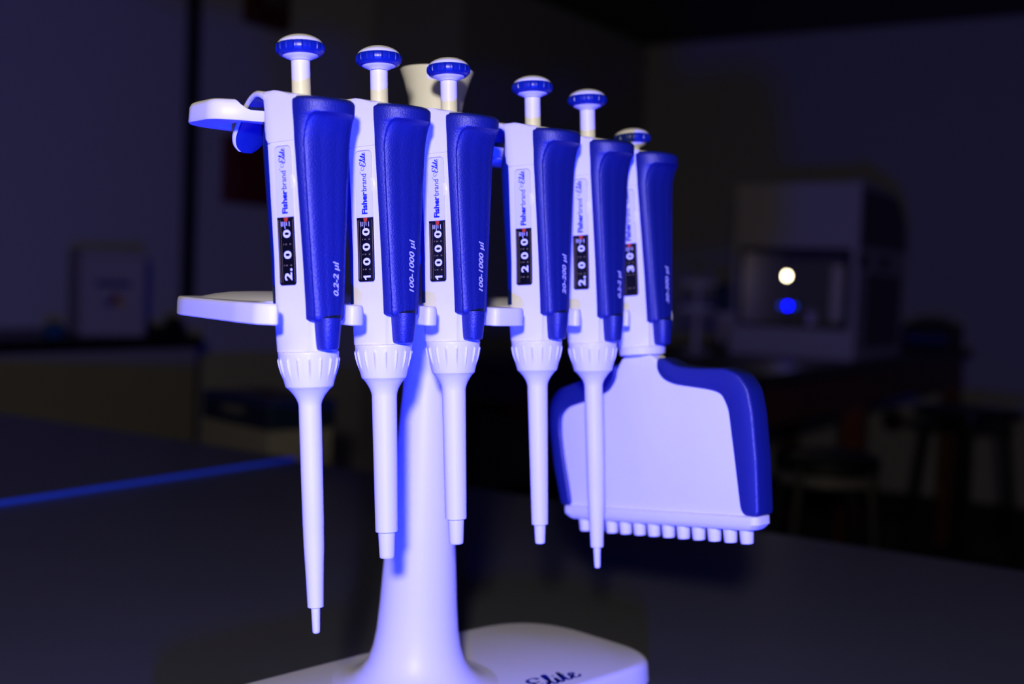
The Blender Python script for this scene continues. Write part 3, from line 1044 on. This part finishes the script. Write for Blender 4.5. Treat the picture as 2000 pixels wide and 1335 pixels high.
# lidded carton on a side cart
N0 = Vector((-461, 2267))
ang = 43
Mx = Matrix.Translation(cam_pt(N0.x, N0.y, -427)) @ Matrix.Rotation(R(ang), 4, 'Z')
t = empty('lidded_carton', Mx, 'carton with navy lid on low cart behind the nearest shaft', 'box')
mbox('carton_body', Mx, 4, 150, 4, 262, 0.5, 150, mat('kraft_white', (0.28, 0.25, 0.22), 0.8), t, bevel=0.003)
lid = mbox('lid', Mx, 0, 154, 0, 266, 122, 180, LIDB, t, bevel=0.004)
mbox('lid_label', Mx, 22, 132, 20, 246, 180.2, 181.2, GREYP, lid)
mbox('lid_mark', Mx, -1.0, -0.2, 96, 180, 144, 162, GREYP, lid)
mbox('red_sticker', Mx, 60, 96, 110, 170, 181.4, 182.2, DKRED, lid)
Mc = Mx
t = empty('side_cart', Matrix.Translation((0, 0, 0)), 'low wooden side cart under the navy-lidded carton', 'cart')
mbox('cart_top', Mc, -30, 330, -25, 400, -26, 0, WOOD, t, bevel=0.003)
for lx, ly in ((-20, -15), (290, -15), (-20, 360), (290, 360)):
    mbox('leg', Mc, lx, lx + 30, ly, ly + 30, FLOOR + 427, -26, WOOD, t)

# ------------------------------------------------------------------ right bench
t = room_empty('wooden_lab_table', 4200, -1578, FLOOR, 'long dark-topped wooden lab table carrying the hood at right', 'table')
rbox('table_top', 2700, 5722, -2028, -1128, -257, -221, COUNT, t, bevel=0.004)
rbox('apron', 2740, 2765, -1990, -1160, -375, -257, WOOD, t)
rbox('apron', 5660, 5685, -1990, -1160, -375, -257, WOOD, t)
rbox('apron', 2765, 5660, -1185, -1160, -375, -257, WOOD, t)
rbox('apron', 2765, 5660, -1990, -1965, -375, -257, WOOD, t)
for a in (2745, 4090, 5600):
    for b in (-1985, -1230):
        rbox('leg', a, a + 80, b, b + 72, FLOOR, -376, WOOD, t)

# workstation hood
t = room_empty('workstation_hood', 4300, -1390, -221, 'white benchtop workstation hood with open front on the lab table', 'hood')
A0, A1, B0, B1_ = 3997, 4605, -1620, -1174
side = [(A0, -220.5), (A1, -220.5), (A1, 190)]
for i in range(9):
    a = R(90 * i / 8)
    side.append((A1 - 230 + 230 * math.cos(a), 190 + 190 * math.sin(a) + 0))
side += [(A0 + 20, 398), (A0, 385)]
for nm, b0_, b1__ in (('side_panel', B0, B0 + 22), ('side_panel', B1_ - 22, B1_)):
    bm = bmesh.new()
    add_rings(bm, [[ROOM @ Vector((p[0] * MM, b * MM, p[1] * MM)) for p in side] for b in (b0_, b1__)])
    sp = finish_world(nm, bm, INSTR, t, smooth=False)
# dark curved side cheek + knobs on the right side panel
ck = [(A0 + 15, 170), (A1 - 20, 170)]
for i in range(9):
    a = R(90 * i / 8); ck.append((A1 - 240 + 220 * math.cos(a), 185 + 178 * math.sin(a)))
ck += [(A0 + 30, 363), (A0 + 15, 340)]
bm = bmesh.new(); add_rings(bm, [[ROOM @ Vector((p[0] * MM, b * MM, p[1] * MM)) for p in ck] for b in (B1_ + 0.3, B1_ + 10)])
finish_world('smoked_cheek', bm, SMOKE, t, smooth=False)
rbox('side_window', A0 + 95, A1 - 60, B1_ + 0.3, B1_ + 5, -180, 80, SMOKE, t)
for a_ in (A0 + 25, A0 + 290):
    bm = bmesh.new()
    Mk = Matrix.Translation(at_room(a_, B1_ + 2, 121)) @ Vector((0, 0, 1)).rotation_difference(BX).to_matrix().to_4x4()
    add_lathe(bm, [(0, 22), (18, 20), (20, 17)], 24, mx=Mk)
    finish_world('side_knob', bm, BLACKP, t)
rbox('front_panel', A0, A0 + 20, B0 + 22, B1_ - 22, 160, 385, INSTR, t, bevel=0.004)
rbox('base_tray', A0, A1 - 10, B0 + 22, B1_ - 22, -220.5, -200, INSTR, t, bevel=0.003)
rbox('front_sill', A0, A0 + 25, B0 + 22, B1_ - 22, -200, -118, INSTR, t, bevel=0.004)
rbox('back_panel', A1 - 25, A1 - 10, B0 + 22, B1_ - 22, -200, 180, GREYP, t)
rbox('roof_panel', A0 + 20, A1 - 210, B0 + 22, B1_ - 22, 365, 383, INSTR, t)
for p_ in ((B0 + 22, B1_ - 22, 142, 160), (B0 + 22, B1_ - 22, -118, -106), (B1_ - 46, B1_ - 22, -106, 142), (B0 + 22, B0 + 34, -106, 142)):
    rbox('sash_frame', A0 + 3, A0 + 17, p_[0], p_[1], p_[2], p_[3], SMOKE, t)
rbox('inner_panel', A0 + 330, A0 + 340, B1_ - 190, B1_ - 45, -100, 110, CARD, t)
# glowing spheres added in the hood for the reflections of the off-frame lamps
for nm, lb, b_, z_, colr, st, rr in (('hood_cream_glint', 'small glowing cream sphere added for the white lamp reflection in the hood', -1441, 62, (1.0, .86, .55), 26.0, 9),
                                 ('hood_blue_glint', 'small glowing blue sphere added for the blue lamp reflection in the hood', -1432, -44, (0.0, 0.0, 1.0), 22.0, 8)):
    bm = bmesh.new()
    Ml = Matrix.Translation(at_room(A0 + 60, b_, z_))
    add_lathe(bm, [(-rr, .02)] + [(-rr * math.cos(R(15 * i)), rr * math.sin(R(15 * i)) * (0.8 if nm == 'hood_cream_glint' else 1)) for i in range(1, 12)] + [(rr, .02)], 24, mx=Ml)
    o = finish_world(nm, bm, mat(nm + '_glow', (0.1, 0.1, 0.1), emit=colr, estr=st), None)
    tag(o, lb, 'lamp')  # glowing sphere added for a lamp reflection, not a lamp in the hood
    if nm == 'hood_blue_glint':
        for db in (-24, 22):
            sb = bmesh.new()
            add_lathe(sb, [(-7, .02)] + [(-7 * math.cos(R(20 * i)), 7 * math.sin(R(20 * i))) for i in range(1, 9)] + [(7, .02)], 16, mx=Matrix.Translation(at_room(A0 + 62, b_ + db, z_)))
            finish_world('side_glint', sb, mat('dim_blue_glow', (0.02, 0.03, 0.1), emit=(0.0, 0.03, 0.45), estr=2.5), o)  # dim glowing spheres added for the wings of the blue reflection
    pb = bmesh.new()  # stalk added to hold the glowing sphere
    if nm == 'hood_cream_glint':
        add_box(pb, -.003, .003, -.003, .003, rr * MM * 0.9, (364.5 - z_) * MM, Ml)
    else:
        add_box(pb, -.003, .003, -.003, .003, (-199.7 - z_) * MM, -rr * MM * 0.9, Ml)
    finish_world('glint_stalk', pb, SMOKE, o, smooth=False)
# flask in the hood
bm = bmesh.new()
add_lathe(bm, [(0.5, 46), (6, 50), (55, 40), (95, 20), (110, 17), (140, 17), (143, 19), (143.5, .02)], 36, mx=Matrix.Translation(at_room(A0 + 130, -1365, -200)))
tag(finish_world('flask', bm, CARD, None), 'white conical flask standing inside the hood', 'flask')
bm = bmesh.new()
room_box(bm, A0 + 80, A0 + 230, -1590, -1480, -199.5, -140)
tag(finish_world('tip_box', bm, LIDB, None, bevel=0.005), 'dark blue tip box at left inside the hood', 'box')
# small pipette carousel left of the hood
MS = Matrix.Translation(at_room(3860, -1690, -221))
t = empty('small_stand', MS, 'small white tube stand with arms, left of the hood', 'stand')
bm = bmesh.new(); add_lathe(bm, [(0.5, 58), (6, 58), (10, 50), (14, 20)], 40, mx=MS); finish_world('base', bm, INSTR, t)
bm = bmesh.new(); add_lathe(bm, [(10, 15), (200, 11), (262, 11), (264, 6)], 24, mx=MS); finish_world('post', bm, INSTR, t)
for z_ in (236, 150):
    bm = bmesh.new(); add_prism(bm, rounded([(-62, -30), (30, -34), (64, -16), (64, 16), (30, 34), (-62, 30)], 12, 4), z_, z_ + 16, mx=MS)
    finish_world('arm', bm, INSTR, t, smooth=False)
MP = MS @ Matrix.Translation((0.070, 0.0, 0))
t = empty('hanging_pipette', MP, 'dark-handled pipette hanging on the small stand left of hood', 'pipette')
bm = bmesh.new(); add_lathe(bm, [(150, 24), (158, 32), (236, 34), (246, 30), (250, 8)], 24, cx=22, mx=MP); finish_world('handle', bm, LIDB, t)
bm = bmesh.new(); add_lathe(bm, [(36, 3), (38, 10), (70, 20), (149, 28)], 24, cx=22, mx=MP); finish_world('barrel', bm, CARD, t)
bm = bmesh.new(); add_lathe(bm, [(60, 8), (118, 8), (119, 7)], 20, cx=22, cy=-26, mx=MP)
finish_world('amber_sleeve', bm, TAN, t)
# balance on the table end
t = room_empty('balance', 5481, -1250, -221, 'dark laboratory balance on the far end of the wooden table', 'balance')
rbox('balance_body', 5380, 5600, -1370, -1150, -220.5, -110, BLACKP, t, bevel=0.015)
rbox('display_panel', 5365, 5385, -1350, -1170, -200, -150, NAVYPR, t, bevel=0.004)
bm = bmesh.new(); add_lathe(bm, [(-110, 14), (-92, 14), (-91, 78), (-84, 80), (-82, 76)], 40, mx=Matrix.Translation(at_room(5490, -1260, 0)))
finish_world('weighing_pan', bm, SMOKE, t)

# ------------------------------------------------------------------ stools


def stool(cx, cy, zs, rs, label, round_seat=True, rot=0.0):
    t = empty('stool', Matrix.Translation(cam_pt(cx, cy, FLOOR)), label, 'stool')
    M = Matrix.Translation(cam_pt(cx, cy, 0)) @ Matrix.Rotation(rot, 4, 'Z')
    bm = bmesh.new()
    if round_seat:
        add_lathe(bm, [(zs - 46, rs - 12), (zs - 40, rs - 2), (zs - 14, rs), (zs - 4, rs - 6), (zs, rs - 22), (zs + 1, .02)], 48, mx=M)
    else:
        add_prism(bm, rounded([(-rs, -rs), (rs, -rs), (rs, rs), (-rs, rs)], 30, 6), zs - 30, zs, mx=M)
    finish_world('seat', bm, BLACKP, t, smooth=True)
    H_ = zs - 30 - FLOOR
    for i in range(4):
        a = PI / 4 + i * PI / 2
        top = Vector((math.cos(a) * rs * 0.92, math.sin(a) * rs * 0.92, zs - 30)); bot = Vector((math.cos(a) * rs * 1.55, math.sin(a) * rs * 1.55, FLOOR))
        bm = bmesh.new(); rg = []
        for p, r_ in ((top, 13), (bot, 13)):
            rg.append([M @ (Vector((p.x + r_ * math.cos(k * PI / 4), p.y + r_ * math.sin(k * PI / 4), p.z)) * MM) for k in range(8)])
        add_rings(bm, rg); finish_world('leg', bm, BLACKP, t)
    bm = bmesh.new(); fr = rs * 1.3 * 0.95; zf = FLOOR + H_ * 0.33
    rings_ = []
    for k in range(33):
        a = 2 * PI * k / 32
        rings_.append([M @ (Vector(((fr + 9 * math.cos(j * PI / 3)) * math.cos(a), (fr + 9 * math.cos(j * PI / 3)) * math.sin(a), zf + 9 * math.sin(j * PI / 3))) * MM) for j in range(6)])
    add_rings(bm, rings_, cap0=False, cap1=False); finish_world('foot_ring', bm, BLACKP, t)
    return t


stool(1500, 3860, -352, 128, 'tall black lab stool with splayed legs at right edge', False, R(28))
t = stool(787, 2900, -385, 128, 'round padded black stool standing beside the wooden lab table')
bm = bmesh.new(); add_lathe(bm, [(-458, 112), (-457, 124), (-432, 125), (-431, 112)], 48, mx=Matrix.Translation(cam_pt(787, 2900, 0)))
finish_world('seat_rim', bm, GREYP, t)
# grommet on the back wall
bm = bmesh.new()
Mk = Matrix.Translation(at_room(6234, -1604, -635)) @ Vector((0, 0, 1)).rotation_difference(-AX).to_matrix().to_4x4()
add_lathe(bm, [(-3, 60), (8, 58), (12, 40)], 28, mx=Mk)
tag(finish_world('wall_outlet', bm, BLACKP, None), 'round black wall outlet low on back wall between table legs', 'outlet')
